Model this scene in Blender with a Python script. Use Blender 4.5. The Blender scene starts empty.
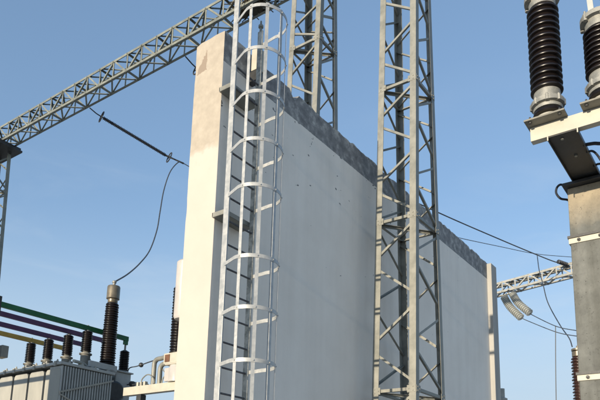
import bpy, bmesh, math, random
from mathutils import Vector, Matrix, noise
random.seed(7)
C = bpy.context.scene
COL = C.collection
R = math.radians
PI = math.pi

# ------------------------------------------------------------------ camera, world, sun, exposure
PITCH, ROLL, HEAD, EYE = R(11.65), R(1.5), R(36.0), 1.6
hd = Vector((math.cos(HEAD), math.sin(HEAD), 0)); rt = Vector((math.sin(HEAD), -math.cos(HEAD), 0)); zz = Vector((0, 0, 1))
fwd = hd * math.cos(PITCH) + zz * math.sin(PITCH)
up0 = -hd * math.sin(PITCH) + zz * math.cos(PITCH)
cr = rt * math.cos(ROLL) + up0 * math.sin(ROLL)
cu = up0 * math.cos(ROLL) - rt * math.sin(ROLL)
cam = bpy.data.cameras.new('camera'); co = bpy.data.objects.new('camera', cam); COL.objects.link(co)
co.matrix_world = Matrix(((cr.x, cu.x, -fwd.x, 0), (cr.y, cu.y, -fwd.y, 0), (cr.z, cu.z, -fwd.z, EYE), (0, 0, 0, 1)))
cam.sensor_width = 36; cam.lens = 645 / 600 * 36
cam.shift_y = 172 / 600
cam.clip_start = 0.05; cam.clip_end = 3000
C.camera = co

SUN_EL, SUN_AZ = R(8.5), R(180 + 0.35)          # azimuth from +X towards +Y: the sun stands along the wall, low
w = bpy.data.worlds.new('World'); C.world = w; w.use_nodes = True
nt = w.node_tree; nt.nodes.clear()
sky = nt.nodes.new('ShaderNodeTexSky'); sky.sky_type = 'NISHITA'; sky.sun_disc = False
sky.sun_elevation = SUN_EL; sky.sun_rotation = PI / 2 - SUN_AZ
sky.air_density = 1.0; sky.dust_density = 0.3; sky.ozone_density = 3.0
bg = nt.nodes.new('ShaderNodeBackground'); bg.inputs[1].default_value = 0.14
gm = nt.nodes.new('ShaderNodeGamma'); gm.inputs[1].default_value = 0.60      # evens out the steep Nishita gradient, as the hazy air of the photo does
ow = nt.nodes.new('ShaderNodeOutputWorld')
def wmix(fac, a, b, mode='MIX'):
    m = nt.nodes.new('ShaderNodeMix'); m.data_type = 'RGBA'; m.blend_type = mode
    for i, v in ((0, fac), (6, a), (7, b)):
        if isinstance(v, (int, float)): m.inputs[i].default_value = v
        elif isinstance(v, tuple): m.inputs[i].default_value = (*v, 1)
        else: nt.links.new(v, m.inputs[i])
    return m.outputs[2]
tint = wmix(1.0, gm.outputs[0], (.945, 1.01, 1.12), 'MULTIPLY')
tc = nt.nodes.new('ShaderNodeTexCoord'); sx = nt.nodes.new('ShaderNodeSeparateXYZ'); nt.links.new(tc.outputs['Generated'], sx.inputs[0])
hz = nt.nodes.new('ShaderNodeMapRange'); hz.interpolation_type = 'SMOOTHSTEP'          # pale haze low over the horizon, all round
for i, v in ((1, .44), (2, .10), (3, 0.), (4, .92)): hz.inputs[i].default_value = v
nt.links.new(sx.outputs[2], hz.inputs[0])
hazy = wmix(hz.outputs[0], tint, (1.50, 1.88, 2.24))
mp = nt.nodes.new('ShaderNodeMapping'); mp.inputs['Scale'].default_value = (1.6, 1.6, 6.5); nt.links.new(tc.outputs['Generated'], mp.inputs[0])
cn = nt.nodes.new('ShaderNodeTexNoise'); cn.inputs['Scale'].default_value = 2.2; cn.inputs['Detail'].default_value = 7; cn.inputs['Roughness'].default_value = .55; cn.inputs['Distortion'].default_value = .4
nt.links.new(mp.outputs[0], cn.inputs['Vector'])
cm = nt.nodes.new('ShaderNodeMapRange'); cm.interpolation_type = 'SMOOTHSTEP'
for i, v in ((1, .50), (2, .78), (3, 0.), (4, .24)): cm.inputs[i].default_value = v
nt.links.new(cn.outputs[0], cm.inputs[0])
cz = nt.nodes.new('ShaderNodeMapRange')                                              # thin cloud only in the lower sky
for i, v in ((1, .60), (2, .34), (3, 0.), (4, 1.)): cz.inputs[i].default_value = v
nt.links.new(sx.outputs[2], cz.inputs[0])
cx_ = nt.nodes.new('ShaderNodeMath'); cx_.operation = 'MULTIPLY'; nt.links.new(cm.outputs[0], cx_.inputs[0]); nt.links.new(cz.outputs[0], cx_.inputs[1])
veil = wmix(cx_.outputs[0], hazy, (1.85, 2.1, 2.36))
nt.links.new(sky.outputs[0], gm.inputs[0]); nt.links.new(veil, bg.inputs[0]); nt.links.new(bg.outputs[0], ow.inputs[0])
sl = bpy.data.lights.new('sun', 'SUN'); sl.energy = 3.0; sl.angle = R(0.5); sl.color = (0.80, 0.69, 0.53)
so = bpy.data.objects.new('sun', sl); COL.objects.link(so)
sd = Vector((math.cos(SUN_EL) * math.cos(SUN_AZ), math.cos(SUN_EL) * math.sin(SUN_AZ), math.sin(SUN_EL)))
so.rotation_euler = sd.to_track_quat('Z', 'Y').to_euler(); so.location = sd * 60
C.view_settings.view_transform = 'Standard'; C.view_settings.look = 'None'
C.view_settings.gamma = 1; C.view_settings.use_curve_mapping = False
C.view_settings.exposure = 1.35

# ------------------------------------------------------------------ materials
def new_mat(name):
    m = bpy.data.materials.new(name); m.use_nodes = True
    n = m.node_tree.nodes; b = n['Principled BSDF']
    return m, m.node_tree, n, b
def N(nt, kind, **kw):
    n = nt.nodes.new(kind)
    for k, v in kw.items(): setattr(n, k, v)
    return n
def ramp(nt, src, stops):
    r = nt.nodes.new('ShaderNodeValToRGB'); e = r.color_ramp.elements
    while len(e) < len(stops): e.new(0.5)
    for i, (p, c) in enumerate(stops):
        e[i].position = p; e[i].color = (*c, 1) if len(c) == 3 else c
    nt.links.new(src, r.inputs[0]); return r
def noise_tex(nt, scale, detail=6, rough=.6, mapscale=(1, 1, 1), coord='Object'):
    tc = nt.nodes.new('ShaderNodeTexCoord'); mp = nt.nodes.new('ShaderNodeMapping')
    mp.inputs['Scale'].default_value = mapscale
    nt.links.new(tc.outputs[coord], mp.inputs[0])
    t = nt.nodes.new('ShaderNodeTexNoise'); t.inputs['Scale'].default_value = scale
    t.inputs['Detail'].default_value = detail; t.inputs['Roughness'].default_value = rough
    nt.links.new(mp.outputs[0], t.inputs['Vector']); return t
def mix(nt, fac, a, b, mode='MIX'):
    m = nt.nodes.new('ShaderNodeMix'); m.data_type = 'RGBA'; m.blend_type = mode
    if hasattr(fac, 'default_value') or hasattr(fac, 'links'): nt.links.new(fac, m.inputs[0])
    else: m.inputs[0].default_value = fac
    for i, v in ((6, a), (7, b)):
        if isinstance(v, tuple): m.inputs[i].default_value = (*v, 1)
        else: nt.links.new(v, m.inputs[i])
    return m.outputs[2]
def mottled(name, a, b, scale=8, rough=.5, metal=0., bump=.0, mapscale=(1, 1, 1), rvar=.15, lo=.35, hi=.65):
    m, t, n, p = new_mat(name)
    x = noise_tex(t, scale, mapscale=mapscale)
    r = ramp(t, x.outputs[0], [(lo, a), (hi, b)])
    t.links.new(r.outputs[0], p.inputs['Base Color'])
    rr = ramp(t, x.outputs[0], [(.3, (rough - rvar / 2,) * 3), (.7, (rough + rvar / 2,) * 3)])
    t.links.new(rr.outputs[0], p.inputs['Roughness']); p.inputs['Metallic'].default_value = metal
    if bump:
        x2 = noise_tex(t, scale * 6)
        bp = t.nodes.new('ShaderNodeBump'); bp.inputs['Strength'].default_value = bump; bp.inputs['Distance'].default_value = .01
        t.links.new(x2.outputs[0], bp.inputs['Height']); t.links.new(bp.outputs[0], p.inputs['Normal'])
    return m
M = {}
M['galv'] = mottled('galvanised_steel', (.185, .185, .16), (.27, .265, .23), 5, .5, .15, .1)
M['galv_far'] = mottled('pale_hazed_steel', (.30, .30, .27), (.40, .39, .355), 5, .55, .1, .1)  # far steel coloured paler to stand for distance haze
M['pilaster'] = mottled('grey_painted_concrete', (.31, .298, .27), (.40, .385, .35), 3, .7, 0, .1, mapscale=(1, 1, .2))
M['galv_dark'] = mottled('weathered_galvanised_steel', (.15, .16, .14), (.25, .26, .22), 3, .55, .15, .1)
M['cage'] = mottled('bright_galvanised_steel', (.34, .35, .345), (.47, .47, .455), 14, .42, .25, .05)
M['rail'] = mottled('blotchy_painted_steel', (.26, .26, .23), (.5, .49, .44), 11, .6, .05, .2, lo=.42, hi=.58)  # strong random blotches, dark to pale grey
M['rung'] = mottled('dull_steel_bar', (.07, .07, .075), (.14, .14, .15), 20, .6, .3)
M['porcelain'] = mottled('brown_glazed_porcelain', (.006, .0042, .004), (.011, .007, .0062), 3, .34, 0, 0, rvar=.06)
M['porcelain_red'] = mottled('red_brown_glazed_porcelain', (.035, .018, .014), (.05, .025, .02), 3, .25, 0, 0, rvar=.06)
M['rubber'] = mottled('dark_silicone_rubber', (.018, .022, .03), (.03, .035, .045), 6, .5)
M['glass_disc'] = mottled('pale_grey_porcelain', (.42, .43, .40), (.55, .55, .5), 6, .25)
M['flange'] = mottled('grey_cast_metal', (.22, .22, .20), (.32, .315, .285), 18, .55, .3, .25)
M['brass'] = mottled('tarnished_brass_cap', (.155, .13, .092), (.21, .18, .13), 7, .4, .5, .05)
M['plate'] = mottled('dull_zinc_plate', (.16, .155, .13), (.24, .23, .2), 9, .6, .3, .1)
M['cream'] = mottled('cream_painted_steel', (.42, .395, .325), (.50, .47, .39), 5, .5, 0, .05)
M['dark_steel'] = mottled('dark_painted_steel', (.028, .03, .032), (.055, .055, .055), 6, .5, .2, .1)
M['cable'] = mottled('black_cable_sheath', (.012, .014, .02), (.02, .022, .03), 6, .45)
M['wire'] = mottled('aged_conductor', (.05, .055, .06), (.09, .095, .1), 20, .5, .3)
M['grey_paint'] = mottled('grey_green_transformer_paint', (.37, .385, .37), (.44, .455, .435), 4, .45, 0, .05)
M['grey_pale'] = mottled('pale_transformer_paint', (.30, .295, .26), (.38, .37, .325), 3, .5, 0, .05, mapscale=(1, 1, .3))
M['green'] = mottled('green_busbar_paint', (.010, .10, .035), (.018, .14, .05), 5, .4)
M['purple'] = mottled('violet_brown_busbar_paint', (.085, .032, .085), (.11, .045, .105), 5, .4)
M['yellow'] = mottled('ochre_busbar_paint', (.40, .24, .035), (.52, .33, .06), 5, .45)
M['rust'] = mottled('rusty_brown', (.09, .04, .022), (.16, .075, .04), 9, .8)
M['twig'] = mottled('dark_brown_clump', (.02, .018, .012), (.06, .05, .03), 25, .9)
M['white_tank'] = mottled('off_white_enamel', (.42, .395, .37), (.50, .47, .44), 3, .4)
M['ground'] = mottled('pale_gravel', (.36, .33, .28), (.52, .48, .42), 3, .95, 0, .8)

def wall_mat():
    m, t, n, p = new_mat('weathered_wall_paint')
    geo = t.nodes.new('ShaderNodeNewGeometry')
    sp = t.nodes.new('ShaderNodeSeparateXYZ'); t.links.new(geo.outputs['Position'], sp.inputs[0])
    sn = t.nodes.new('ShaderNodeSeparateXYZ'); t.links.new(geo.outputs['True Normal'], sn.inputs[0])
    def math_(op, a, b=None, c=None):
        k = t.nodes.new('ShaderNodeMath'); k.operation = op
        for i, v in enumerate((a, b, c)):
            if v is None: continue
            if isinstance(v, (int, float)): k.inputs[i].default_value = v
            else: t.links.new(v, k.inputs[i])
        return k.outputs[0]
    X, Y, Z = sp.outputs
    n1 = noise_tex(t, 1.3, 5, .6); n2 = noise_tex(t, 7, 8, .65); n3 = noise_tex(t, 28, 4, .6)
    streak = noise_tex(t, 3.2, 5, .6, mapscale=(1, 1, .06))
    # paint of the long face
    face = ramp(t, n1.outputs[0], [(.3, (.795, .735, .65)), (.7, (.865, .81, .725))]).outputs[0]
    sk = ramp(t, streak.outputs[0], [(.35, (.90, .89, .88)), (.62, (1, 1, 1))]).outputs[0]
    face = mix(t, .55, face, sk, 'MULTIPLY')
    run = noise_tex(t, 2.2, 6, .7, mapscale=(1.9, 1, .10))
    rz = t.nodes.new('ShaderNodeMapRange')
    for i, v in ((1, 4.6), (2, 7.3), (3, 0.), (4, .26)): rz.inputs[i].default_value = v
    t.links.new(Z, rz.inputs[0])
    rs = ramp(t, run.outputs[0], [(.50, (0, 0, 0)), (.74, (1, 1, 1))]).outputs[0]
    face = mix(t, math_('MULTIPLY', rs, rz.outputs[0]), face, (.46, .45, .43))
    # small chips of missing paint, mostly high up
    vor = noise_tex(t, 5.5, 3, .55, mapscale=(1, 1, 1.7))
    hi = math_('SUBTRACT', math_('MULTIPLY', math_('SUBTRACT', Z, 5.2), .034), math_('MULTIPLY', math_('MAXIMUM', math_('SUBTRACT', X, 9.5), 0), .012))
    chip = math_('GREATER_THAN', math_('ADD', math_('ADD', vor.outputs[0], math_('MULTIPLY', n3.outputs[0], .10)), hi), .800)
    face = mix(t, chip, face, (.17, .165, .16))
    # bituminous band along the top of the long face
    edge = math_('ADD', Z, math_('MULTIPLY', math_('SUBTRACT', n3.outputs[0], .5), .02))
    band = math_('GREATER_THAN', edge, 7.275)
    bcol = ramp(t, n2.outputs[0], [(.32, (.13, .13, .132)), (.5, (.22, .218, .214)), (.60, (.33, .325, .31)), (.72, (.5, .49, .46))]).outputs[0]
    crumb = math_('GREATER_THAN', math_('ADD', Z, math_('MULTIPLY', math_('SUBTRACT', n2.outputs[0], .5), .40)), 7.70)
    bcol = mix(t, crumb, bcol, (.40, .385, .35))
    face = mix(t, band, face, bcol)
    # end face: cream paint, bare patch at the top with a slanting lower edge
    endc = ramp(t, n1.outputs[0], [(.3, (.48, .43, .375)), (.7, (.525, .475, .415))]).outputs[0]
    bare = ramp(t, math_('MULTIPLY_ADD', math_('SUBTRACT', math_('ADD', math_('ADD', Z, math_('MULTIPLY', Y, .06)), math_('MULTIPLY', math_('SUBTRACT', n2.outputs[0], .5), .30)), 6.40), 2.5, .5), [(.42, (0, 0, 0)), (.62, (1, 1, 1))]).outputs[0]
    barec = ramp(t, n2.outputs[0], [(.35, (.36, .315, .255)), (.6, (.42, .37, .30)), (.72, (.46, .42, .35))]).outputs[0]
    endc = mix(t, bare, endc, barec)
    # grey smear on the bare patch
    jag = math_('MULTIPLY', math_('SUBTRACT', n2.outputs[0], .5), .16)
    Yj = math_('ADD', Y, jag); Zj = math_('ADD', Z, math_('MULTIPLY', math_('SUBTRACT', n3.outputs[0], .5), .05))
    right = math_('GREATER_THAN', Yj, 5.585)
    left = math_('LESS_THAN', math_('ADD', Yj, math_('MULTIPLY', Zj, .58)), 5.76 + .58 * 7.27)
    low = math_('GREATER_THAN', math_('ADD', Zj, math_('MULTIPLY', Y, .12)), 7.25 + .12 * 5.68)
    sm = math_('MULTIPLY', math_('MULTIPLY', right, left), low)
    endc = mix(t, sm, endc, (.27, .215, .165))
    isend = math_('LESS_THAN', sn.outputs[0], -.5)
    top = math_('GREATER_THAN', sn.outputs[2], .35)
    blot = ramp(t, n2.outputs[0], [(.62, (0, 0, 0)), (.74, (.35, .35, .35))]).outputs[0]
    endc = mix(t, blot, endc, (.36, .32, .25))
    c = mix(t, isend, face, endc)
    c = mix(t, top, c, (.30, .28, .25))
    t.links.new(c, p.inputs['Base Color']); p.inputs['Roughness'].default_value = .75
    bp = t.nodes.new('ShaderNodeBump'); bp.inputs['Strength'].default_value = .35; bp.inputs['Distance'].default_value = .006
    hsum = math_('ADD', math_('MULTIPLY', n2.outputs[0], .8), math_('SUBTRACT', math_('MULTIPLY', n3.outputs[0], .3), math_('MULTIPLY', chip, .5)))
    t.links.new(hsum, bp.inputs['Height']); t.links.new(bp.outputs[0], p.inputs['Normal'])
    return m
M['wall'] = wall_mat()
def concrete_mat():
    m, t, n, p = new_mat('stained_concrete_painted_shade')
    geo = t.nodes.new('ShaderNodeNewGeometry')
    sp = t.nodes.new('ShaderNodeSeparateXYZ'); t.links.new(geo.outputs['Position'], sp.inputs[0])
    n1 = noise_tex(t, 3.0, 7, .65); n2 = noise_tex(t, 30, 6, .7); st = noise_tex(t, 9, 5, .6, mapscale=(1, 1, .10))
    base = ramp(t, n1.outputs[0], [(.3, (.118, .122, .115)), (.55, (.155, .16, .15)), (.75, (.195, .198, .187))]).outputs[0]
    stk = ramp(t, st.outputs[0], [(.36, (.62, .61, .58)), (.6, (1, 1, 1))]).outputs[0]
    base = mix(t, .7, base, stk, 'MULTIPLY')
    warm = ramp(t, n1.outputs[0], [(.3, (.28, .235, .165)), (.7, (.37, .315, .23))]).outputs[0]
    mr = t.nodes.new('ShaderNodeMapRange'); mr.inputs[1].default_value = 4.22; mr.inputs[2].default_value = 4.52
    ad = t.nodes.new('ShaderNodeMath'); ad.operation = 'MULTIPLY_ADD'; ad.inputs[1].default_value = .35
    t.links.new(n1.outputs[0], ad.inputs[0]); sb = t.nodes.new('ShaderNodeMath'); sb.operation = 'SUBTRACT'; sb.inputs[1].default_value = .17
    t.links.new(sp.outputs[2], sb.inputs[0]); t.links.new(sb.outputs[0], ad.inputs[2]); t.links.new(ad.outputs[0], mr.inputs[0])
    c = mix(t, mr.outputs[0], base, warm)  # sunlit warm head and shaded lower shaft painted in by height
    sp2 = ramp(t, n2.outputs[0], [(.30, (.55, .55, .55)), (.44, (1, 1, 1)), (.66, (1.0, 1.0, 1.0)), (.74, (1.35, 1.35, 1.3))]).outputs[0]
    c = mix(t, .75, c, sp2, 'MULTIPLY')
    n4 = noise_tex(t, 11, 6, .7); c = mix(t, .6, c, ramp(t, n4.outputs[0], [(.3, (.72, .72, .72)), (.7, (1.2, 1.2, 1.18))]).outputs[0], 'MULTIPLY')
    vo = t.nodes.new('ShaderNodeTexVoronoi'); vo.inputs['Scale'].default_value = 24; tcx = t.nodes.new('ShaderNodeTexCoord'); t.links.new(tcx.outputs['Object'], vo.inputs['Vector'])
    c = mix(t, ramp(t, vo.outputs['Distance'], [(.07, (1, 1, 1)), (.12, (0, 0, 0))]).outputs[0], c, (.05, .05, .045))
    t.links.new(c, p.inputs['Base Color']); p.inputs['Roughness'].default_value = .85
    bp = t.nodes.new('ShaderNodeBump'); bp.inputs['Strength'].default_value = .4; bp.inputs['Distance'].default_value = .006
    t.links.new(n2.outputs[0], bp.inputs['Height']); t.links.new(bp.outputs[0], p.inputs['Normal'])
    return m
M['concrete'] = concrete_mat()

# ------------------------------------------------------------------ helpers
def V(*a): return Vector(a[0] if len(a) == 1 else a)
class MB:
    """collects shapes and links them as one mesh object"""
    def __init__(s): s.v = []; s.f = []
    def add(s, vs, fs):
        o = len(s.v); s.v += [tuple(x) for x in vs]; s.f += [[i + o for i in f] for f in fs]; return s
    def box(s, x0, x1, y0, y1, z0, z1):
        vs = [(x, y, z) for z in (z0, z1) for y in (y0, y1) for x in (x0, x1)]
        return s.add(vs, [(0, 2, 3, 1), (4, 5, 7, 6), (0, 1, 5, 4), (2, 6, 7, 3), (0, 4, 6, 2), (1, 3, 7, 5)])
    def bar(s, p, q, a, wa, wb):
        """oriented box from p to q; a = direction of width wa, the other width wb"""
        p, q = V(p), V(q); d = (q - p).normalized(); a = V(a); a = (a - d * a.dot(d)).normalized(); b = d.cross(a)
        vs = [c + a * (i * wa / 2) + b * (j * wb / 2) for c in (p, q) for i, j in ((-1, -1), (1, -1), (1, 1), (-1, 1))]
        return s.add(vs, [(3, 2, 1, 0), (4, 5, 6, 7), (0, 1, 5, 4), (1, 2, 6, 5), (2, 3, 7, 6), (3, 0, 4, 7)])
    def prism(s, ps, qs):
        k = len(ps)
        return s.add(list(ps) + list(qs), [tuple(reversed(range(k))), tuple(range(k, 2 * k))] + [(i, (i + 1) % k, k + (i + 1) % k, k + i) for i in range(k)])
    def angle(s, p, q, ea, eb, w=.06, t=.007):
        """L section from p to q with its corner on the line and legs along ea and eb"""
        p, q = V(p), V(q); ea, eb = V(ea).normalized(), V(eb).normalized()
        pr = [(0, 0), (w, 0), (w, t), (t, t), (t, w), (0, w)]
        if ea.cross(eb).dot(q - p) < 0: pr = [(y, x) for x, y in pr]; 
        P = [p + ea * a + eb * b for a, b in pr]; Q = [q + ea * a + eb * b for a, b in pr]
        if ea.cross(eb).dot(q - p) < 0: P.reverse(); Q.reverse()
        return s.prism(P, Q)
    def brace(s, p, q, nrm, w=.05, t=.006):
        """bracing angle: one leg flat in the face with normal nrm, the other turned inwards"""
        p, q = V(p), V(q); d = (q - p).normalized(); n = V(nrm); n = (n - d * n.dot(d)).normalized(); b = d.cross(n)
        if b.z < 0: b = -b
        p = p - b * (w / 2); q = q - b * (w / 2)
        return s.angle(p, q, b, -n, w, t)
    def tube(s, pts, r, k=8, closed=False):
        pts = [V(p) for p in pts]; n = len(pts); rings = []
        up = None
        for i, p in enumerate(pts):
            if closed: d = pts[(i + 1) % n] - pts[i - 1]
            else: d = pts[min(i + 1, n - 1)] - pts[max(i - 1, 0)]
            d.normalize()
            if up is None: up = d.orthogonal().normalized()
            up = (up - d * up.dot(d)).normalized(); b = d.cross(up)
            rr = r[i] if isinstance(r, (list, tuple)) else r
            rings.append([p + (up * math.cos(2 * PI * j / k) + b * math.sin(2 * PI * j / k)) * rr for j in range(k)])
        vs = [v for g in rings for v in g]; fs = []
        for i in range(n if closed else n - 1):
            a, b2 = i * k, ((i + 1) % n) * k
            fs += [(a + j, a + (j + 1) % k, b2 + (j + 1) % k, b2 + j) for j in range(k)]
        if not closed: fs += [tuple(reversed(range(k))), tuple(range((n - 1) * k, n * k))]
        return s.add(vs, fs)
    def lathe(s, prof, base=(0, 0, 0), axis=(0, 0, 1), k=32):
        """prof: list of (radius, distance along the axis)"""
        base = V(base); ax = V(axis).normalized(); e = ax.orthogonal().normalized(); g = ax.cross(e)
        vs = []; n = len(prof)
        for r, h in prof:
            vs += [base + ax * h + (e * math.cos(2 * PI * j / k) + g * math.sin(2 * PI * j / k)) * r for j in range(k)]
        fs = [(i * k + j, i * k + (j + 1) % k, (i + 1) * k + (j + 1) % k, (i + 1) * k + j) for i in range(n - 1) for j in range(k)]
        fs += [tuple(reversed(range(k))), tuple(range((n - 1) * k, n * k))]
        return s.add(vs, fs)
    def ball(s, c, r, k=10):
        return s.lathe([(max(.001, r * math.sin(PI * i / 8)), -r * math.cos(PI * i / 8)) for i in range(9)], c, (0, 0, 1), k)
    def build(s, name, mat, parent=None, smooth=True, bevel=0, sharp=35):
        me = bpy.data.meshes.new(name); me.from_pydata(s.v, [], s.f); me.validate(); me.update()
        me.materials.append(M[mat] if isinstance(mat, str) else mat)
        if smooth: me.shade_smooth(); me.set_sharp_from_angle(angle=R(sharp))
        o = bpy.data.objects.new(name, me); COL.objects.link(o)
        if parent is not None:
            off = V(0, 0, 0); p = parent
            while p is not None: off += p.location; p = p.parent
            o.parent = parent; me.transform(Matrix.Translation(-off))
        if bevel:
            b = o.modifiers.new('bevel', 'BEVEL'); b.width = bevel; b.segments = 2; b.limit_method = 'ANGLE'
        return o
def tag(o, label=None, cat=None, group=None, kind=None):
    for k, v in (('label', label), ('category', cat), ('group', group), ('kind', kind)):
        if v: o[k] = v
    return o
def thing(name, loc, label, cat, group=None):
    o = bpy.data.objects.new(name, None); o.location = loc; o.empty_display_size = .3; COL.objects.link(o)
    return tag(o, label, cat, group)
def spline(pts, n=8):
    """Catmull-Rom through the points"""
    P = [V(p) for p in pts]; P = [P[0] * 2 - P[1]] + P + [P[-1] * 2 - P[-2]]; out = []
    for i in range(1, len(P) - 2):
        a, b, c, d = P[i - 1:i + 3]
        for j in range(n):
            t = j / n
            out.append(.5 * ((2 * b) + (c - a) * t + (2 * a - 5 * b + 4 * c - d) * t * t + (3 * b - a - 3 * c + d) * t ** 3))
    return out + [P[-2]]
def sheds(r0, r1, z0, z1, n, alt=.85, taper=1.0):
    """profile of a ribbed insulator body: core radius r0, shed radius r1"""
    prof = [(r0, z0)]; p = (z1 - z0) / n
    for i in range(n):
        k = 1 + (taper - 1) * (i + .5) / n
        rr = (r1 if i % 2 == 0 else r0 + (r1 - r0) * alt) * k; z = z0 + i * p
        prof += [(r0 * k, z + .10 * p), (rr - .06 * (r1 - r0), z + .22 * p), (rr, z + .30 * p), (rr, z + .40 * p), (rr - .10 * (r1 - r0), z + .50 * p), (r0 * k * 1.02, z + .86 * p)]
    prof.append((r0 * taper, z1)); return prof

# ------------------------------------------------------------------ ground
g = MB(); g.add([(-1500, -1500, 0), (1500, -1500, 0), (1500, 1500, 0), (-1500, 1500, 0)], [(0, 1, 2, 3)])
tag(g.build('ground', 'ground', smooth=False), kind='structure')

# ------------------------------------------------------------------ firewall
WX0, WX1, WY0, WY1, WTOP = 5.375, 15.5, 5.277, 5.79, 7.73
def build_wall():
    root = thing('firewall', (10.4, 5.53, 0), 'tall white concrete firewall with dark grey band along its crumbling top edge', 'wall')
    m = MB(); n = 260; ny = 6
    def topz(x, y):
        a = noise.noise((x * 2.2, y * 2.2, 3.1)) * .035 + noise.noise((x * 7.5, y * 7, 9.7)) * .022
        bite = max(0, noise.noise((x * 3.1, y * 3.4, 21.)) - .28) * .30
        if y > WY0 + .06: bite *= .4
        return WTOP + a - bite
    xs = [WX0 + (WX1 - WX0) * i / n for i in range(n + 1)]
    ys = [WY0 + (WY1 - WY0) * j / ny for j in range(ny + 1)]
    vs = []; fs = []
    idx = {}
    for i, x in enumerate(xs):
        for j, y in enumerate(ys):
            z = topz(x, y)
            yy = y; xx = x
            if j == 0: z -= .02 + .02 * abs(noise.noise((x * 5, 0, 4)))
            if i == 0: z = WTOP - .01 + .018 * noise.noise((y * 6, 2, 2)) - (.03 if j == ny else 0)
            idx[i, j] = len(vs); vs.append((xx, yy, z))
    for i in range(n):
        for j in range(ny): fs.append((idx[i, j], idx[i + 1, j], idx[i + 1, j + 1], idx[i, j + 1]))
    ring = [(i, 0) for i in range(n + 1)] + [(n, j) for j in range(1, ny + 1)] + [(i, ny) for i in range(n - 1, -1, -1)] + [(0, j) for j in range(ny - 1, 0, -1)]
    prev = [idx[k] for k in ring]
    for z in [7.45 - .11 * q for q in range(52)] + [1.0, -.2]:
        low = []
        for k in ring:
            x, y = xs[k[0]], ys[k[1]]
            if k in ((0, 0), (0, ny)):                           # knocked corners
                e = max(0, noise.noise((z * 3.1, y * 9, 5)) - .12) * .013 + .004 * abs(noise.noise((z * 11, y * 3, 8)))
                x += e; y += e * (.6 if k[1] == 0 else -.6)
            low.append(len(vs)); vs.append((x, y, z))
        for a in range(len(ring)):
            b = (a + 1) % len(ring); fs.append((prev[b], prev[a], low[a], low[b]))
        prev = low
    m.add(vs, fs)
    m.build('wall_panel', 'wall', root, smooth=True, sharp=40)
    # pilaster at the far end stands proud of the panel and a little higher
    p = MB(); p.box(15.15, 15.53, 5.165, 5.85, -.2, 7.68)
    p.build('pilaster', 'pilaster', root, smooth=False, bevel=.012)
    return root
build_wall()

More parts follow.
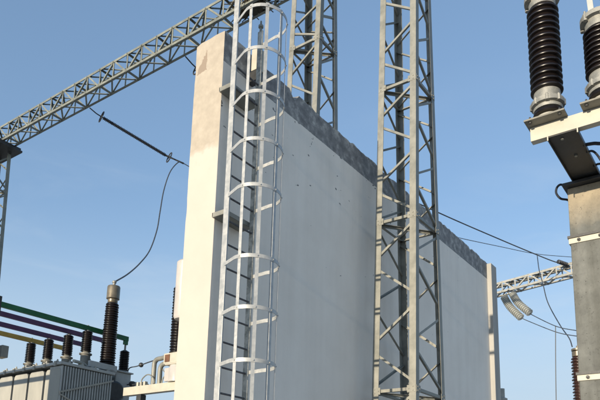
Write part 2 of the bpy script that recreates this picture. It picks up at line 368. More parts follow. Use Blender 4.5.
# ------------------------------------------------------------------ ladder with safety cage
LY = 5.027; RX0, RX1 = 5.315, 5.80; RP = .302
def build_ladder():
    root = thing('caged_ladder', ((RX0 + RX1) / 2, LY, 0), 'silver steel ladder with hooped safety cage fixed to the long wall face', 'ladder')
    for x, top in ((RX0, 8.45), (RX1, 7.88)):
        m = MB(); m.box(x - .012, x + .012, LY - .045, LY + .035, 0, top)
        m.build('rail', 'cage' if x == RX0 else 'rail', root, smooth=False, bevel=.003)
    z0 = 3.737 - 11 * RP
    for k in range(26):
        z = z0 + RP * k
        if z < .2 or z > 7.1: continue
        m = MB(); m.tube([(RX0 + .012, LY - .005, z), (RX1 - .012, LY - .005, z)], .0125, 8)
        m.build('rung', 'rung', root)
    # hoops: straight arms off the rails, then a bow
    cx = 5.50; rad = .30; rady = .28; cyc = 4.70
    def lean(z): return 0.
    def hoop_pts(z):
        P = [(RX0 - .014, LY - .03, z)]
        a0, a1 = R(180 - 12), R(360 + 12)
        for i in range(25):
            a = a0 + (a1 - a0) * i / 24
            P.append((cx + rad * math.cos(a), cyc + rady * math.sin(a), z))
        P.append((RX1 + .014, LY - .03, z)); return [V(p) for p in P]
    def strip_band(P, h, t):
        m = MB(); n = len(P); vs = []; fs = []
        for i, p in enumerate(P):
            d = (P[min(i + 1, n - 1)] - P[max(i - 1, 0)]).normalized(); o = d.cross(V(0, 0, 1)).normalized()
            for u, v in ((-1, -1), (1, -1), (1, 1), (-1, 1)):
                vs.append(p + o * (u * t / 2) + V(0, 0, v * h / 2))
        for i in range(n - 1):
            a, b = 4 * i, 4 * i + 4
            fs += [(a + j, b + j, b + (j + 1) % 4, a + (j + 1) % 4) for j in range(4)]
        fs += [(0, 1, 2, 3), (4 * n - 1, 4 * n - 2, 4 * n - 3, 4 * n - 4)]
        return m.add(vs, fs)
    HZ = [2.55, 3.15, 3.76, 4.37, 5.25, 5.84, 6.47, 7.07, 7.67]
    for z in HZ:
        m = strip_band(hoop_pts(z), .045, .006)
        m.build('hoop', 'cage', root, sharp=50)
    # vertical cage strips inside the hoops
    for a in (184, 228, 270, 312, 356):
        a = R(a); x, y = cx + (rad - .008) * math.cos(a), cyc + (rady - .008) * math.sin(a)
        d = V(math.cos(a), math.sin(a), 0)
        m = MB(); m.bar((x, y + lean(2.46), 2.46), (x, y + lean(7.9), 7.71), d, .007, .042)
        for z in HZ:                                             # bolt heads through hoop and strip
            m.lathe([(.009, 0), (.009, .012)], (x + d.x * .008, y + d.y * .008 + lean(z), z), d, 6)
        m.build('cage_strip', 'cage', root, smooth=False)
    # brackets holding the rails off the wall
    for z in (1.6, 5.075, 6.815):
        m = MB(); m.box(5.33, 5.86, LY + .04, WY0 - .001, z - .03, z - .022)
        m.box(5.33, 5.86, LY + .037, LY + .045, z - .03, z + .03)
        m.box(5.33, 5.338, LY + .046, WY0 - .001, z - .021, z + .03)
        m.box(5.33, 5.86, WY0 - .009, WY0 + .002, z - .0215, z + .03)
        m.build('bracket', 'galv', root, smooth=False)
    # stub post that carries the ladder head above the wall
    m = MB(); m.box(5.84, 5.97, 5.08, 5.20, 7.37, 7.70); m.build('stub_post', 'cream', root, smooth=False, bevel=.004)
    m = MB(); m.box(5.85, 5.96, 5.09, 5.272, 7.22, 7.369); m.build('stub_bracket', 'dark_steel', root, smooth=False, bevel=.004)
    m = MB(); m.lathe([(.018, 0), (.018, .05), (.035, .06), (.035, .09), (.015, .1), (.012, .16)], (RX1, LY - .005, 7.88), k=10)
    m.build('finial', 'galv', root)
build_ladder()

# ------------------------------------------------------------------ lattice towers and truss beams
def build_tower(Xc, Yc, levels, hx0, hx1, hy0, hy1, label, group, name='lattice_tower', mat='galv', legw=.115, base=0.):
    """hx0, hy0 = half widths at z = 3, hx1, hy1 at z = 10"""
    root = thing(name, (Xc, Yc, base), label, 'lattice tower', group)
    def c(sx, sy, z):
        t = (z - 3) / 7
        return V(Xc + sx * (hx0 + (hx1 - hx0) * t), Yc + sy * (hy0 + (hy1 - hy0) * t), z)
    for sx, sy in ((-1, -1), (-1, 1), (1, 1), (1, -1)):
        MB().angle(c(sx, sy, base), c(sx, sy, levels[-1]), (-sx, 0, 0), (0, -sy, 0), legw, .011).build('leg', mat, root, smooth=False)
    faces = [((-1, -1), (-1, 1), (-1, 0, 0)), ((1, -1), (-1, -1), (0, -1, 0)), ((1, 1), (1, -1), (1, 0, 0)), ((-1, 1), (1, 1), (0, 1, 0))]
    for fi, (A, B, nrm) in enumerate(faces):
        n = V(nrm); off = -n * .013
        ins = .02
        for li in range(len(levels) - 1):
            za, zb = levels[li], levels[li + 1]; h = zb - za
            if li: 
                m = MB(); p, q = c(*A, za) + off, c(*B, za) + off; d = (q - p).normalized() * ins
                m.brace(p + d, q - d, nrm, .050); m.build('strut', mat, root, smooth=False)
            k = 4 if h > 1.6 else 2
            for s in range(k):
                # zigzag, top first: A -> B -> A -> B -> A
                z1 = zb - h * (s + .10) / k; z2 = zb - h * (s + .90) / k
                P, Q = (A, B) if s % 2 == 0 else (B, A)
                p, q = c(*P, z1) + off, c(*Q, z2) + off; d = (q - p).normalized() * ins
                MB().brace(p + d, q - d, nrm, .039).build('brace', mat, root, smooth=False)
    for z in levels[1:-1]:                                       # gusset plates where the struts meet the legs
        for sx, sy in ((-1, -1), (-1, 1), (1, -1)):
            p = c(sx, sy, z)
            if sx < 0:
                m = MB(); y0, y1 = sorted((p.y - sy * .004, p.y - sy * .15)); m.box(p.x - .006, p.x - .0003, y0, y1, z - .055, z + .055)
                for by, bz in ((.05, -.03), (.05, .03), (.12, 0)): m.lathe([(.010, 0), (.010, .010)], (p.x - .006, p.y - sy * by, z + bz), (-1, 0, 0), 6)
                m.build('gusset', mat, root, smooth=False)
            if sy < 0:
                m = MB(); x0, x1 = sorted((p.x - sx * .004, p.x - sx * .15)); m.box(x0, x1, p.y - .006, p.y - .0003, z - .055, z + .055)
                for bx, bz in ((.05, -.03), (.05, .03), (.12, 0)): m.lathe([(.010, 0), (.010, .010)], (p.x - sx * bx, p.y - .006, z + bz), (0, -1, 0), 6)
                m.build('gusset', mat, root, smooth=False)
    for z in levels[1:-1]:                                       # plan bracing
        m = MB(); p, q = c(-1, 1, z), c(1, -1, z); d = (q - p).normalized() * .05
        m.brace(p + d, q - d, (0, 0, 1), .05); m.build('plan_brace', mat, root, smooth=False)
    m = MB()
    for sx, sy in ((-1, -1), (-1, 1), (1, 1), (1, -1)):
        p = c(sx, sy, base); m.box(p.x - .16, p.x + .16, p.y - .16, p.y + .16, base - .12, base + .05)
    m.build('footing', 'concrete', root, smooth=False)
    return root, c
T = 'steel lattice towers of the near gantry'
build_tower(9.45, 4.65, [0, 1.0, 3.40, 6.32, 8.90, 11.5, 12.46], .56, .348, .385, .362, 'beige steel lattice tower standing before the white wall, widening towards its foot', T)
build_tower(9.45, 6.74, [0, 2.2, 5.0, 7.85, 10.68, 12.46], .56, .348, .395, .375, 'steel lattice tower rising behind the wall top beside the ladder cage', T)
build_tower(9.42, 18.98, [0, 2.8, 5.6, 8.4, 11.0, 12.3], .56, .34, .42, .36, 'slender lattice tower under the far left end of the truss beam', T, mat='galv_dark')

def build_beam(p0, p1, zb, h, wd, pitch, label, name='truss_beam', mat='galv', shear=1, limit=100, cw=.066, bw=.042, group=None):
    p0, p1 = V(p0[0], p0[1], 0), V(p1[0], p1[1], 0); d = (p1 - p0).normalized(); L = (p1 - p0).length
    s = V(d.y, -d.x, 0)                                           # towards the far side (+X when running -Y ... see call)
    if s.x < 0: s = -s
    mid = (p0 + p1) / 2
    root = thing(name, (mid.x, mid.y, zb), label, 'truss beam', group)
    def P(t, side, top): return p0 + d * t + s * (wd * side) + V(0, 0, zb + (h if top else 0))
    for side in (0, 1):
        for top in (0, 1):
            MB().angle(P(0, side, top), P(L, side, top), s * (1 - 2 * side), (0, 0, 1 - 2 * top), cw, .009).build('chord', mat, root, smooth=False)
    n = int(L / pitch); braces = []
    for i in range(n):
        a, b, m_ = i * pitch, (i + 1) * pitch, (i + .5) * pitch
        up = i % 2 == 0
        for side in (0, 1):
            nr = s * (2 * side - 1); o = -nr * .011
            braces.append((P(a, side, up) + o, P(b, side, not up) + o, nr))
            if side == 0 or i % 2: braces.append((P(b, side, 0) + o, P(b, side, 1) + o, nr))
        for top in (0, 1):
            nr = V(0, 0, 2 * top - 1); o = -nr * .011
            f = (i + top) % 2
            braces.append((P(a, f, top) + o, P(b, 1 - f, top) + o, nr))
            if top: braces.append((P(a, 1 - f, top) + o * 1.9, P(b, f, top) + o * 1.9, nr))
            if i % 2 == 0: braces.append((P(b, 0, top) + o, P(b, 1, top) + o, nr))
    eye = V(0, 0, EYE)
    braces.sort(key=lambda k: ((k[0] + k[1]) / 2 - eye).length)
    for p, q, nr in braces[:limit]:
        MB().brace(p, q, nr, bw).build('brace', mat, root, smooth=False)
    rest = MB()
    for p, q, nr in braces[limit:]: rest.brace(p, q, nr, bw)
    if rest.v: tag(rest.build('brace', mat, root, smooth=False), kind='stuff')
    return root
bm = build_beam((9.20, 4.1), (9.20, 19.5), 12.47, .555, .45, .56, 'long steel truss beam sloping up from the left edge to above the ladder', limit=98, mat='galv_dark')
m = MB(); m.box(9.0, 9.83, 18.25, 19.5, 12.31, 12.37); m.box(9.02, 9.8, 18.3, 18.36, 12.37, 12.46)
m.build('bearing_plate', 'dark_steel', bm, smooth=False)
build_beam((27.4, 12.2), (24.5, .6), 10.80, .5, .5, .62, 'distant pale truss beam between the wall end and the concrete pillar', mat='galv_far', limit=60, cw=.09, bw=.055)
build_tower(25.0, .3, [0, 2.6, 5.2, 7.8, 10.78], .5, .35, .5, .35, 'lattice tower of the distant gantry hidden behind the concrete pillar', None)
build_tower(27.4, 11.6, [0, 2.6, 5.2, 7.8, 10.78], .5, .35, .5, .35, 'lattice tower of the distant gantry hidden behind the white wall', None)

# dark clump lodged on the beam just above the cage
m = MB()
for i in range(320):
    a = V(9.43 + random.gauss(0, .10), 8.38 + random.gauss(0, .20), 12.53 + abs(random.gauss(0, .10)))
    b = a + V(random.gauss(0, .12), random.gauss(0, .18), random.gauss(0, .05))
    m.tube([a, (a + b) / 2 + V(0, 0, .015), b], .011, 5)
m.lathe([(.02, 0), (.19, .015), (.26, .08), (.22, .2), (.03, .28)], (9.43, 8.38, 12.46), k=14); m.lathe([(.02, 0), (.15, .02), (.2, .1), (.15, .22), (.02, .28)], (9.4, 8.75, 12.49), k=12)
tag(m.build('twig_clump', 'twig'), 'dark brown clump lodged in the beam just above the ladder cage', 'lump')

# ------------------------------------------------------------------ strain insulators, jumper and wires
def strain(pts, label, r0=.034, r1=.056, n=46, rings=True):
    a, b, c, e = [V(p) for p in pts]                              # beam, start of rod, end of rod, wire clamp
    root = thing('strain_insulator', a, label, 'insulator', 'rod insulators pulled off the near truss beam')
    L = (c - b).length
    MB().lathe(sheds(r0, r1, 0, L, n, .75), b, c - b, 14).build('rod', 'rubber', root)
    MB().tube([a, a.lerp(b, .5) + V(0, 0, -.02), b], .016, 8).build('link', 'dark_steel', root)
    MB().tube([c, c.lerp(e, .5), e], [.03, .022, .028], 8).build('clamp', 'dark_steel', root)
    ax = (c - b).normalized(); u = ax.cross(V(0, 0, 1)).normalized(); v = u.cross(ax)
    for q in (b - ax * .05, c + ax * .12):
        m = MB(); m.tube([q + (u * math.cos(2 * PI * i / 20) + v * math.sin(2 * PI * i / 20)) * .16 for i in range(20)], .017, 6, True)
        m.tube([q + u * .16, q - u * .16], .012, 6)
        m.build('corona_ring', 'dark_steel', root)
s1 = [(9.66, 14.62, 12.46), (10.10, 14.58, 12.37), (11.95, 13.93, 11.88), (12.40, 13.60, 11.72)]
strain(s1, 'thin dark rod insulator strung from the truss beam against open sky')
s2 = [(9.66, 10.80, 12.47), (10.12, 10.78, 12.36), (12.0, 10.42, 11.98), (12.5, 10.24, 11.9)]
strain(s2, 'dark rod insulator mostly hidden behind the upper left wall corner')
def wire(name, pts, r, label, cat='wire', mat='wire', group=None, n=8, k=6):
    m = MB(); m.tube(spline(pts, n), r, k)
    return tag(m.build(name, mat), label, cat, group)
JP = [(12.36, 13.60, 11.73), (12.2, 13.64, 11.67), (11.9, 13.62, 11.21), (11.5, 13.37, 10.38), (11.0, 12.88, 9.38), (10.6, 12.48, 8.6), (10.0, 11.98, 7.72), (9.5, 11.7, 7.15), (8.9, 11.35, 6.62), (8.40, 11.13, 6.24)]
wire('jumper_wire', JP, .017, 'thin curved wire hanging from the rod insulator down to the tall bushing')
wire('overhead_wire', [s1[3], (13.2, 13.3, 11.55), (16, 12.2, 11.2), (21, 10.2, 11.0), (27.0, 9.2, 11.3)], .014, 'wire running from the hanging rod insulator behind the white wall')
wire('overhead_wire', [s2[3], (15.6, 9.2, 11.45), (18.85, 8.09, 11.26), (21.83, 7.08, 11.18), (23.92, 6.37, 11.15), (25.02, 6.0, 11.16), (25.86, 5.72, 11.25)], .022, 'dark thick wire descending from behind the lattice tower to the distant beam')
wire('overhead_wire', [(24., 11.0, 13.4), (26.0, 10.46, 13.6), (30.0, 9.65, 14.35), (33.0, 8.85, 14.85), (36.0, 7.9, 15.5), (39.5, 6.4, 16.2)], .016, 'faint thin wire crossing the sky above the distant beam')
# dead end of the thick wire at the distant beam
m = MB(); m.lathe(sheds(.03, .085, 0, .75, 7, 1), (25.2, 5.93, 11.22), (.8, -.25, .04), 12)
tag(m.build('end_insulator', 'rubber'), 'short dark insulator ending the thick wire beside the pillar', 'insulator')

def disc_string(top, pts, label):
    root = thing('disc_insulator', top, label, 'insulator', 'twin disc strings under the distant beam')
    S = spline(pts, 12); n = 16; m = MB()
    L = len(S) - 1
    for i in range(n):
        t = i / (n - 1) * L * .97; j = min(int(t), L - 1); p = S[j].lerp(S[j + 1], t - j); d = (S[j + 1] - S[j]).normalized()
        mm = MB(); mm.lathe([(.035, -.055), (.05, -.045), (.05, -.012), (.15, .01), (.158, .022), (.15, .032), (.11, .03), (.045, .045), (.02, .06)], p, d, 18)
        mm.build('disc', 'glass_disc', root)
    mm = MB(); mm.tube(S, .02, 6); mm.build('rod', 'galv_dark', root)
    return S[-1]
e1 = disc_string((25.9, 8.33, 10.4), [(25.9, 8.33, 10.37), (25.78, 8.05, 9.85), (25.6, 7.58, 9.28)], 'left one of two pale ribbed disc strings hanging by the wall end')
e2 = disc_string((25.9, 7.93, 10.45), [(25.9, 7.98, 10.46), (25.78, 7.72, 9.98), (25.6, 7.22, 9.42)], 'right one of two pale ribbed disc strings hanging by the wall end')
m = MB(); m.tube(spline([(26.4, 8.28, 10.82), (26.0, 8.19, 10.66), (25.9, 8.17, 10.55)], 5), .022, 6)
m.tube(spline([(25.9, 8.33, 10.36), (25.9, 8.34, 10.5), (25.9, 8.25, 10.58), (25.9, 8.1, 10.58), (25.9, 7.99, 10.55), (25.9, 7.98, 10.46)], 5), .025, 6)
tag(m.build('yoke', 'dark_steel'), 'dark forked hook holding the two pale disc strings', 'hook')
wire('overhead_wire', [e2, (25.5, 7.07, 9.27), (24.5, 6.01, 8.44), (23.5, 5.16, 7.92), (22.0, 4.02, 7.31), (20, 2.4, 6.7)], .016, 'upper slack wire running right from the disc strings to the pillar')
wire('overhead_wire', [e1, (25.5, 7.28, 9.07), (24.5, 5.99, 8.2), (23.5, 5.11, 7.7), (22.0, 4.03, 7.11), (20, 2.4, 6.5)], .016, 'lower slack wire running right from the disc strings to the pillar')
wire('dropper_wire', [(24.5, 5.99, 8.44), (24.5, 6.0, 8.2), (24.5, 6.05, 7.2), (24.5, 6.10, 6.0), (24.5, 6.14, 4.6), (24.4, 6.1, 3.0)], .016, 'straight vertical wire dropping from the two slack wires')
wire('dropper_wire', [(23.92, 6.37, 11.15), (22.5, 5.95, 10.0), (21.8, 5.66, 9.2), (21.0, 5.33, 8.27), (19.5, 4.64, 7.05), (18.5, 4.18, 6.36), (18.0, 4.0, 5.98)], .016, 'long curved wire dropping from the thick wire to the brown insulator')

def arrester():
    root = thing('surge_arrester', (18.0, 3.87, 0), 'red brown ribbed insulator column standing half behind the concrete pillar', 'insulator')
    MB().lathe(sheds(.13, .19, 3.2, 5.68, 30, .8), (18, 3.87, 0), k=24).build('porcelain', 'porcelain_red', root)
    MB().lathe([(.10, 5.68), (.15, 5.69), (.15, 5.82), (.07, 5.83), (.16, 5.85), (.16, 5.90), (.03, 5.92), (.03, 5.99)], (18, 3.87, 0), k=20).build('cap', 'brass', root)
    m = MB(); m.box(17.75, 18.25, 3.62, 4.12, 3.05, 3.2); m.box(17.85, 18.15, 3.72, 4.02, 0, 3.05)
    m.build('pedestal', 'galv', root, smooth=False)
arrester()
m = MB(); m.lathe([(.07, 0), (.07, 4.38), (.12, 4.39), (.14, 4.45), (.14, 4.53), (.075, 4.56), (.075, 4.80), (.02, 4.81)], (17.0, 5.63, 0), k=16)
tag(m.build('pipe_post', 'galv_far'), 'small grey capped pipe post peeping out beside the wall end', 'post')

# ------------------------------------------------------------------ concrete pillar with breaker poles
def build_pillar():
    root = thing('concrete_pillar', (6.35, 1.05, 0), 'stained concrete pillar, painted shade below its head, with steel bands at the right edge', 'pillar')
    m = MB(); m.box(6.1, 6.6, .79, 1.315, -.1, 4.645)
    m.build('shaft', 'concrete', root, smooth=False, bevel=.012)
    for z in (4.105, 2.79):
        m = MB(); m.box(6.088, 6.612, .778, 1.327, z - .03, z + .022)
        m.build('steel_band', 'cream', root, smooth=False, bevel=.002)
        m = MB(); m.box(6.075, 6.62, .77, 1.334, z + .0225, z + .046)
        m.build('band_lip', 'dark_steel', root, smooth=False)
        for y in (.87, 1.05, 1.235):
            m = MB(); m.lathe([(.017, 0), (.017, .014), (.009, .015), (.009, .03)], (6.088, y, z - .004), (-1, 0, 0), 6)
            m.build('bolt', 'dark_steel', root, smooth=False)
    m = MB(); m.box(6.03, 6.66, .74, 1.345, 4.646, 4.676)
    m.build('cap_plate', 'dark_steel', root, smooth=False, bevel=.003)
build_pillar()
def build_frame():
    root = thing('insulator_frame', (5.26, .6, 4.7), 'cream steel crossbeam on a dark cantilever channel above the pillar', 'support frame')
    x0, y0, y1, z0, z1 = 5.2, -.45, 1.39, 4.712, 4.842
    m = MB(); m.box(x0, x0 + .008, y0, y1, z0, z1); m.box(x0 + .0081, x0 + .07, y0, y1, z0, z0 + .008); m.box(x0 + .0081, x0 + .07, y0, y1, z1 - .008, z1)
    m.build('crossbeam', 'cream', root, smooth=False, bevel=.002)
    m = MB(); a, b = 1.015, 1.245
    m.box(5.206, 6.62, a, b, 4.703, 4.7108); m.box(5.206, 6.62, a - .008, a - .0003, 4.677, 4.7108); m.box(5.206, 6.62, b + .0003, b + .008, 4.677, 4.7108)
    m.build('cantilever_channel', 'dark_steel', root, smooth=False)
    for y in (a - .004, b + .004):                                # sunlit ends of the channel's flanges, brightness put into cream colour
        m = MB(); m.box(5.196, 5.2055, y - .005, y + .005, 4.672, 4.711)
        m.build('lit_flange_tip', 'cream', root, smooth=False)
    for x, y in ((5.28, 1.15), (5.62, 1.12)):
        m = MB(); m.lathe([(.014, -.012), (.014, 0)], (x, y, 4.7028), (0, 0, 1), 6)
        m.build('bolt', 'galv', root, smooth=False)
build_frame()
def post_insulator(y, zt, zb, label, nshed, horn):
    x = 5.25
    root = thing('post_insulator', (x, y, 4.843), label, 'insulator', 'ribbed brown insulators on the cream crossbeam')
    zp = 4.8435
    m = MB(); m.box(5.085, 5.43, y - .165, y + .165, zp, zp + .016)
    m.build('base_plate', 'plate', root, smooth=False, bevel=.002)
    for dx, dy in ((-.13, -.12), (-.13, .12), (.14, -.12), (.14, .12)):
        m = MB(); m.lathe([(.015, -.014), (.015, -.0005), (.008, -.0004), (.008, .017), (.015, .0172), (.015, .031), (.008, .032), (.008, .047)], (x + dx, y + dy, zp), (0, 0, 1), 6)
        m.build('bolt', 'dark_steel', root, smooth=False)
    z = zp + .0165
    MB().lathe([(.125, z), (.125, z + .03), (.105, z + .05), (.09, z + .06)], (x, y, 0), k=36).build('foot', 'cream', root)
    MB().lathe([(.085, z + .06), (.118, z + .068), (.124, z + .078), (.118, z + .095), (.09, z + .105), (.085, z + .11)], (x, y, 0), k=36).build('lower_skirt', 'porcelain', root)
    m = MB(); m.lathe([(.088, z + .108), (.118, z + .112), (.122, z + .135), (.108, z + .142), (.108, z + .15), (.138, z + .155), (.138, z + .195), (.112, z + .205), (.110, z + .285), (.098, z + .295)], (x, y, 0), k=36)
    for a in range(8):
        a = R(a * 45 + 12); m.lathe([(.016, 0), (.016, .05), (.009, .051), (.009, .062)], (x + .130 * math.cos(a), y + .130 * math.sin(a), z + .15), (0, 0, 1), 6)
    m.build('lower_flange', 'flange', root)
    MB().lathe(sheds(.110, .135, z + .285, zt, nshed, .96), (x, y, 0), k=48).build('porcelain', 'porcelain', root)
    m = MB(); m.lathe([(.09, zt - .005), (.112, zt + .002), (.115, zt + .075), (.15, zt + .08), (.15, zt + .12), (.06, zt + .125)], (x, y, 0), k=36)
    for a in range(6):
        a = R(a * 60 + 20); m.lathe([(.02, 0), (.02, .06), (.01, .062), (.01, .09)], (x + .138 * math.cos(a), y + .138 * math.sin(a), zt + .062), (0, 0, 1), 6)
    m.build('top_flange', 'flange', root)
    if horn:
        m = MB(); m.bar((x, y + .05, zt + .125), (x, y + .075, zt + .62), (0, 1, 0), .045, .012)
        m.build('contact_blade', 'grey_paint', root, smooth=False)
    else:
        m = MB(); m.box(x - .08, x + .08, y - .08, y + .08, zt + .126, zt + .3)
        m.build('terminal_box', 'flange', root, smooth=False, bevel=.01)
post_insulator(1.245, 5.985, 5.2, 'dark ribbed post insulator at the left end of the cream crossbeam', 14, False)
post_insulator(.795, 5.565, 4.98, 'dark ribbed insulator cut by the right edge, upright blade on top', 9, True)
def cable(pts, r, label): 
    m = MB(); m.tube(spline(pts, 8), r, 10); return tag(m.build('black_cable', 'cable'), label, 'cable', 'black cables around the pillar head')
cable([(6.35, 1.345, 4.70), (6.15, 1.365, 4.72), (6.14, 1.41, 4.71), (6.14, 1.425, 4.65), (6.15, 1.39, 4.585), (6.2, 1.335, 4.575), (6.3, 1.32, 4.57)], .011, 'black cable looping out at the left side of the pillar head')
cable([(5.5, 1.03, 4.71), (5.5, .98, 4.705), (5.5, .92, 4.69), (5.52, .82, 4.64), (5.7, .7, 4.5)], .015, 'thickest black cable leaving the channel just under the crossbeam')
cable([(5.6, 1.03, 4.69), (5.6, .985, 4.69), (5.6, .95, 4.65), (5.6, .91, 4.56), (5.7, .84, 4.4)], .010, 'black cable drooping from the middle of the dark channel')
cable([(5.9, 1.03, 4.69), (5.88, 1.0, 4.70), (5.88, .95, 4.69), (5.88, .90, 4.66), (5.95, .83, 4.6)], .010, 'lowest black cable curling beside the pillar cap')

# ------------------------------------------------------------------ transformer
def build_transformer():
    root = thing('power_transformer', (8.2, 12.3, 0), 'grey power transformer with cooling fins and bushings at the lower left', 'transformer')
    m = MB(); m.box(7.75, 9.05, 11.3, 15.2, .5, 4.14); m.box(7.5, 9.3, 11.2, 15.2, 0, .5)
    m.build('tank', 'grey_paint', root, smooth=False, bevel=.01)
    m = MB(); m.box(7.13, 8.42, 10.87, 15.4, 4.145, 4.20); m.box(8.4202, 9.5, 11.3, 15.4, 4.146, 4.199)
    lid = m.build('lid', 'grey_paint', root, smooth=False, bevel=.006)
    for i in range(10):
        y = 11.05 + i * .36
        m = MB(); m.box(7.105, 7.129, y - .03, y + .03, 4.12, 4.215); m.build('clamp', 'grey_pale', lid, smooth=False)
        m = MB(); m.lathe([(.028, 0), (.028, .03), (.015, .032), (.015, .06)], (7.165, y, 4.2005), k=8); m.build('bolt', 'grey_pale', lid)
    for i in range(4):
        x = 7.35 + i * .3; m = MB(); m.lathe([(.026, 0), (.026, .03), (.013, .032), (.013, .055)], (x, 10.915, 4.2005), k=8)
        m.build('bolt', 'grey_pale', lid)
    # radiator panels on the side turned to the sun
    y = 10.9
    for i in range(7):
        m = MB(); wd = .50
        # slab with rounded upper corners
        r_ = .07; z0, z1 = .7, 4.08; a, b = y + .012, y + wd
        pr = [(a, z0), (b, z0)] + [(b - r_ + r_ * math.cos(t), z1 - r_ + r_ * math.sin(t)) for t in (0, PI / 6, PI / 3, PI / 2)] + [(a + r_ - r_ * math.sin(t), z1 - r_ + r_ * math.cos(t)) for t in (0, PI / 6, PI / 3, PI / 2)]
        m.prism([(7.165, p, q) for p, q in reversed(pr)], [(7.225, p, q) for p, q in reversed(pr)])
        m.build('radiator_panel', 'grey_pale', root, sharp=30, bevel=.006)
        y += .56
    m = MB(); m.box(7.26, 7.5, 11.3, 15.0, .7, 4.0)
    m.build('radiator_core', 'dark_steel', root, smooth=False)
    # cooling fins on the shaded side
    m = MB(); n = 20
    for i in range(n):
        x = 7.175 + i * .0605; m.box(x, x + .026, 10.885, 11.28, .75, 4.125)
    m.box(7.17, 8.40, 11.2, 11.285, .75, 4.12)
    fin = m.build('fin_bank', 'grey_paint', root, smooth=False)
    m = MB(); m.bar((7.16, 10.876, 3.60), (8.39, 10.876, 4.02), (0, 0, 1), .035, .014); m.build('strap', 'grey_pale', fin, smooth=False)
    m = MB(); m.bar((7.16, 10.877, 3.57), (8.39, 10.877, 3.10), (0, 0, 1), .03, .014); m.build('strap', 'grey_pale', fin, smooth=False)
    m = MB(); m.bar((7.16, 10.876, 2.2), (8.39, 10.876, 2.2), (0, 0, 1), .035, .014)
    m.build('strap', 'grey_pale', fin, smooth=False)
    # pale channel on the lid
    m = MB(); m.box(7.82, 8.50, 10.93, 11.0, 4.235, 4.36); m.box(7.86, 7.93, 10.93, 11.0, 4.2005, 4.2345); m.box(8.3, 8.37, 10.93, 11.0, 4.2005, 4.2345)
    m.build('lid_channel', 'grey_paint', root, smooth=False, bevel=.004)
    m = MB(); m.tube(spline([(7.5, 11.02, 4.29), (7.75, 11.1, 4.30), (7.95, 11.25, 4.30), (8.2, 11.5, 4.3)], 6), .035, 10); m.lathe([(.08, 0), (.08, .05), (.05, .06), (.05, .12)], (7.72, 11.1, 4.2005), k=12)
    m.build('oil_pipe', 'cream', root)
    # turret for the second row of bushings
    m = MB(); m.box(8.64, 9.05, 11.14, 11.72, 1.0, 4.30); m.box(8.60, 9.09, 11.10, 11.76, 4.301, 4.335)
    m.build('turret', 'grey_paint', root, smooth=False, bevel=.02)
    m = MB(); m.lathe([(.2, 0), (.24, .03), (.24, .3), (.2, .36)], (8.55, 10.97, 3.82), (0, 1, 0), 20); m.lathe([(.17, 0), (.17, .5)], (8.62, 11.1, 3.2), (0, 0, 1), 18)
    m.build('valve_drum', 'dark_steel', root)
    m = MB(); m.lathe([(.012, 0), (.012, .12), (.06, .125), (.06, .2), (.012, .21)], (8.96, 11.139, 4.06), (0, -1, 0), 12)
    m.build('gauge', 'dark_steel', root)
    # medium voltage bushings, two rows of four
    YS = [(11.36, 4.62), (12.02, 4.62), (12.74, 4.62), (13.43, 4.62)]
    for row, x in ((0, 8.0), (1, 9.0)):
        for (yy, zb) in YS:
            zb = 4.40 if row else zb; h = .44
            base_z = 4.336 if (row and yy < 11.7) else 4.2005
            m = MB(); m.lathe([(.10, base_z), (.10, zb - .07), (.13, zb - .065), (.13, zb - .04), (.095, zb - .035), (.075, zb)], (x, yy, 0), k=20)
            b = m.build('bushing', 'grey_paint' if row else 'plate', root)
            MB().lathe(sheds(.088, .112, zb, zb + h, 11, .9, .95), (x, yy, 0), k=24).build('porcelain', 'porcelain', b)
            top = 5.07 if row == 0 else 4.98
            m = MB(); m.lathe([(.05, zb + h), (.05, zb + h + .02), (.022, zb + h + .03), (.022, top + (.12 if row == 0 else 0)), (.01, top + (.13 if row == 0 else .01))], (x, yy, 0), k=12)
            m.build('terminal', 'flange', b)
    # high voltage bushing
    hx, hy = 8.38, 11.12
    m = MB(); m.lathe([(.2, 4.2005), (.2, 4.26), (.15, 4.27), (.14, 4.33)], (hx, hy, 0), k=28)
    hb = m.build('high_voltage_bushing', 'flange', root)
    MB().lathe(sheds(.135, .167, 4.33, 5.74, 28, .82, .84), (hx, hy, 0), k=32).build('porcelain', 'porcelain', hb)
    MB().lathe([(.095, 5.74), (.105, 5.76), (.105, 5.82), (.14, 5.84), (.137, 5.86), (.137, 6.10), (.128, 6.125), (.06, 6.13)], (hx, hy, 0), k=28).build('cap', 'brass', hb)
    MB().lathe([(.03, 6.13), (.03, 6.2), (.045, 6.205), (.045, 6.24), (.02, 6.26)], (hx, hy, 0), k=12).build('terminal', 'flange', hb)
build_transformer()
BX0 = 4.4
for mat, y, z, t, label in (('green', 11.36, 5.13, .105, 'green painted busbar, topmost of the four above the transformer'),
                            ('purple', 12.02, 5.15, .10, 'upper one of two dark violet busbars, directly below the green one'),
                            ('purple', 12.74, 5.14, .10, 'lower one of two dark violet busbars, directly above the yellow one'),
                            ('yellow', 13.43, 5.13, .10, 'ochre yellow busbar, lowest of the four above the transformer')):
    m = MB(); m.box(BX0, 9.06, y - .03, y + .03, z - t / 2, z + t / 2)
    o = m.build('busbar', mat, smooth=False, bevel=.006)
    tag(o, label, 'busbar', 'painted busbars above the transformer')
    m = MB(); m.box(8.95, 9.05, y - .028, y + .028, 4.99, z - t / 2 - .0005)
    m.build('drop_clamp', mat, o, smooth=False, bevel=.004)
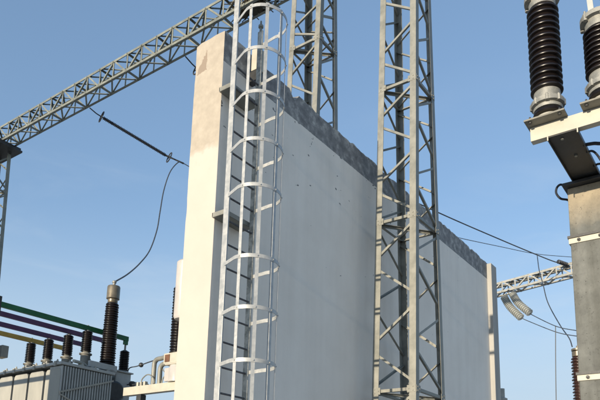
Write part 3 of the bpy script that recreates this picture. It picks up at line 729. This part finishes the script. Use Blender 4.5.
# unseen portal added left of frame to shade the radiators; also carries the bars
def portal():
    root = thing('added_shade_portal', (4.4, 12.4, 0), 'unseen added steel portal shading the radiators and carrying the busbars beyond the left edge', 'support frame')
    for y in (11.05, 14.6):
        m = MB(); m.box(4.3, 4.5, y - .2, y + .2, 0, 5.0); m.build('leg', 'galv_dark', root, smooth=False)
    for z0, z1 in ((4.50, 4.60), (4.30, 4.39), (4.9, 5.06)):
        m = MB(); m.box(4.31, 4.39, 10.8, 14.8, z0, z1); m.build('rail', 'galv_dark', root, smooth=False)
portal()
m = MB(); m.box(5.80, 5.93, 11.08, 11.21, 0, 5.2); m.box(5.6, 5.81, 11.06, 11.23, 5.2005, 5.23)
sp = m.build('steel_post', 'dark_steel', smooth=False, bevel=.004); tag(sp, 'dark upright steel post at the left edge beside the busbar ends', 'post')
m = MB(); m.box(5.97, 6.10, 10.95, 11.15, 4.06, 4.28)
lb = m.build('junction_box', 'galv', smooth=False, bevel=.01); tag(lb, 'small pale box at the left edge below the yellow busbar', 'box')
m = MB(); m.box(5.932, 5.969, 11.09, 11.14, 4.1, 4.24); m.build('mount', 'dark_steel', lb, smooth=False)

# ------------------------------------------------------------------ equipment between the transformer and the wall
def platform():
    root = thing('equipment_stand', (7.55, 8.6, 0), 'cream horizontal steel beam beside the lower left wall edge', 'stand')
    m = MB(); m.box(7.5, 7.508, 7.2, 9.42, 3.46, 3.61); m.box(7.5085, 7.62, 7.2, 9.42, 3.46, 3.468); m.box(7.5085, 7.62, 7.2, 9.42, 3.602, 3.61)
    m.build('beam', 'cream', root, smooth=False, bevel=.002)
    for y in (7.5, 9.0):
        m = MB(); m.box(7.51, 7.63, y - .06, y + .06, 0, 3.455); m.build('leg', 'dark_steel', root, smooth=False)
    m = MB()
    for k in range(3): m.box(7.50, 7.56, 8.84 + k * .09, 8.89 + k * .09, 3.6105, 3.68)
    m.build('clip', 'cream', root, smooth=False)
platform()
def ct():
    root = thing('instrument_transformer', (7.55, 8.1, 3.61), 'ribbed brown bushing on a pale tank at the left wall edge', 'instrument transformer')
    m = MB(); m.lathe([(.17, 3.611), (.17, 3.85), (.15, 3.88), (.15, 3.9)], (7.6, 8.12, 0), k=24); m.box(7.45, 7.5, 8.02, 8.3, 3.62, 3.85)
    m.build('tank', 'white_tank', root)
    m = MB(); m.box(7.46, 7.74, 7.96, 8.36, 3.93, 4.12); m.box(7.44, 7.76, 7.94, 8.3, 3.9, 3.929)
    m.build('terminal_box', 'cream', root, smooth=False, bevel=.012)
    m = MB(); m.box(7.452, 7.459, 8.2, 8.32, 3.96, 4.09); m.build('cover', 'rust', root, smooth=False)
    MB().lathe(sheds(.118, .145, 4.12, 5.33, 24, .85), (7.6, 8.17, 0), k=24).build('porcelain', 'porcelain', root)
ct()
m = MB(); m.lathe([(.14, 4.52), (.16, 4.56), (.16, 5.50), (.13, 5.53), (.03, 5.54)], (7.1, 7.55, 0), k=28)
m.lathe([(.05, 0), (.05, 4.5195)], (7.1, 7.55, 0), k=12)
tag(m.build('arrester_tube', 'white_tank'), 'off white upright cylinder tucked against the left wall edge', 'cylinder')
def bent_pipe(y, x, ztop, label):
    pts = [(x, y, 3.612), (x, y, 3.75), (x, y, ztop - .09), (x, y - .025, ztop - .03), (x, y - .08, ztop), (x, y - .2, ztop + .005), (7.55, 8.37, ztop + .02)]
    m = MB(); m.tube(spline(pts, 6), .042, 12)
    tag(m.build('conduit', 'galv'), label, 'pipe', 'bent conduits beside the wall edge')
bent_pipe(8.70, 7.56, 4.07, 'outer bent grey conduit rising from the cream beam, left one of the pair')
bent_pipe(8.56, 7.58, 3.97, 'inner bent grey conduit rising from the cream beam, right one of the pair')
def hose(pts, label, r=.011): 
    m = MB(); m.tube(spline(pts, 8), r, 8); tag(m.build('hose', 'galv'), label, 'hose', 'thin hoses on the cream beam')
hose([(7.5, 8.95, 3.62), (7.5, 8.93, 3.72), (7.5, 8.82, 3.79), (7.5, 8.72, 3.78), (7.5, 8.62, 3.70), (7.5, 8.60, 3.62)], 'pale thin hose arching in front of the two bent conduits')
hose([(7.6, 8.52, 3.62), (7.6, 8.49, 3.72), (7.6, 8.40, 3.78), (7.6, 8.31, 3.78)], 'thin hose arching between the bent conduits and the pale tank')
hose([(7.6, 8.54, 3.95), (7.6, 8.5, 3.86), (7.6, 8.40, 3.80), (7.6, 8.3, 3.82)], 'thin drooping hose below the terminal box', .009)
m = MB(); m.tube(spline([(9.04, 11.27, 4.33), (9.07, 11.24, 4.46), (8.8, 10.7, 4.39), (8.5, 10.18, 4.31), (8.1, 9.51, 4.21), (7.62, 8.76, 4.08)], 8), .012, 8)
tag(m.build('thin_lead', 'wire'), 'upper thin lead crossing from the transformer to the bent conduits', 'wire')
m = MB(); m.tube(spline([(9.06, 11.2, 4.12), (8.9, 10.9, 4.03), (8.5, 10.23, 3.92), (7.9, 9.22, 3.70), (7.6, 8.9, 3.66)], 8), .012, 8)
tag(m.build('thin_lead', 'wire'), 'lower thin lead crossing from the transformer to the cream beam', 'wire')
m = MB(); m.ball((8.5, 10.18, 4.31), .05)
tag(m.build('line_fitting', 'dark_steel'), 'small dark round fitting on the upper thin lead', 'fitting')
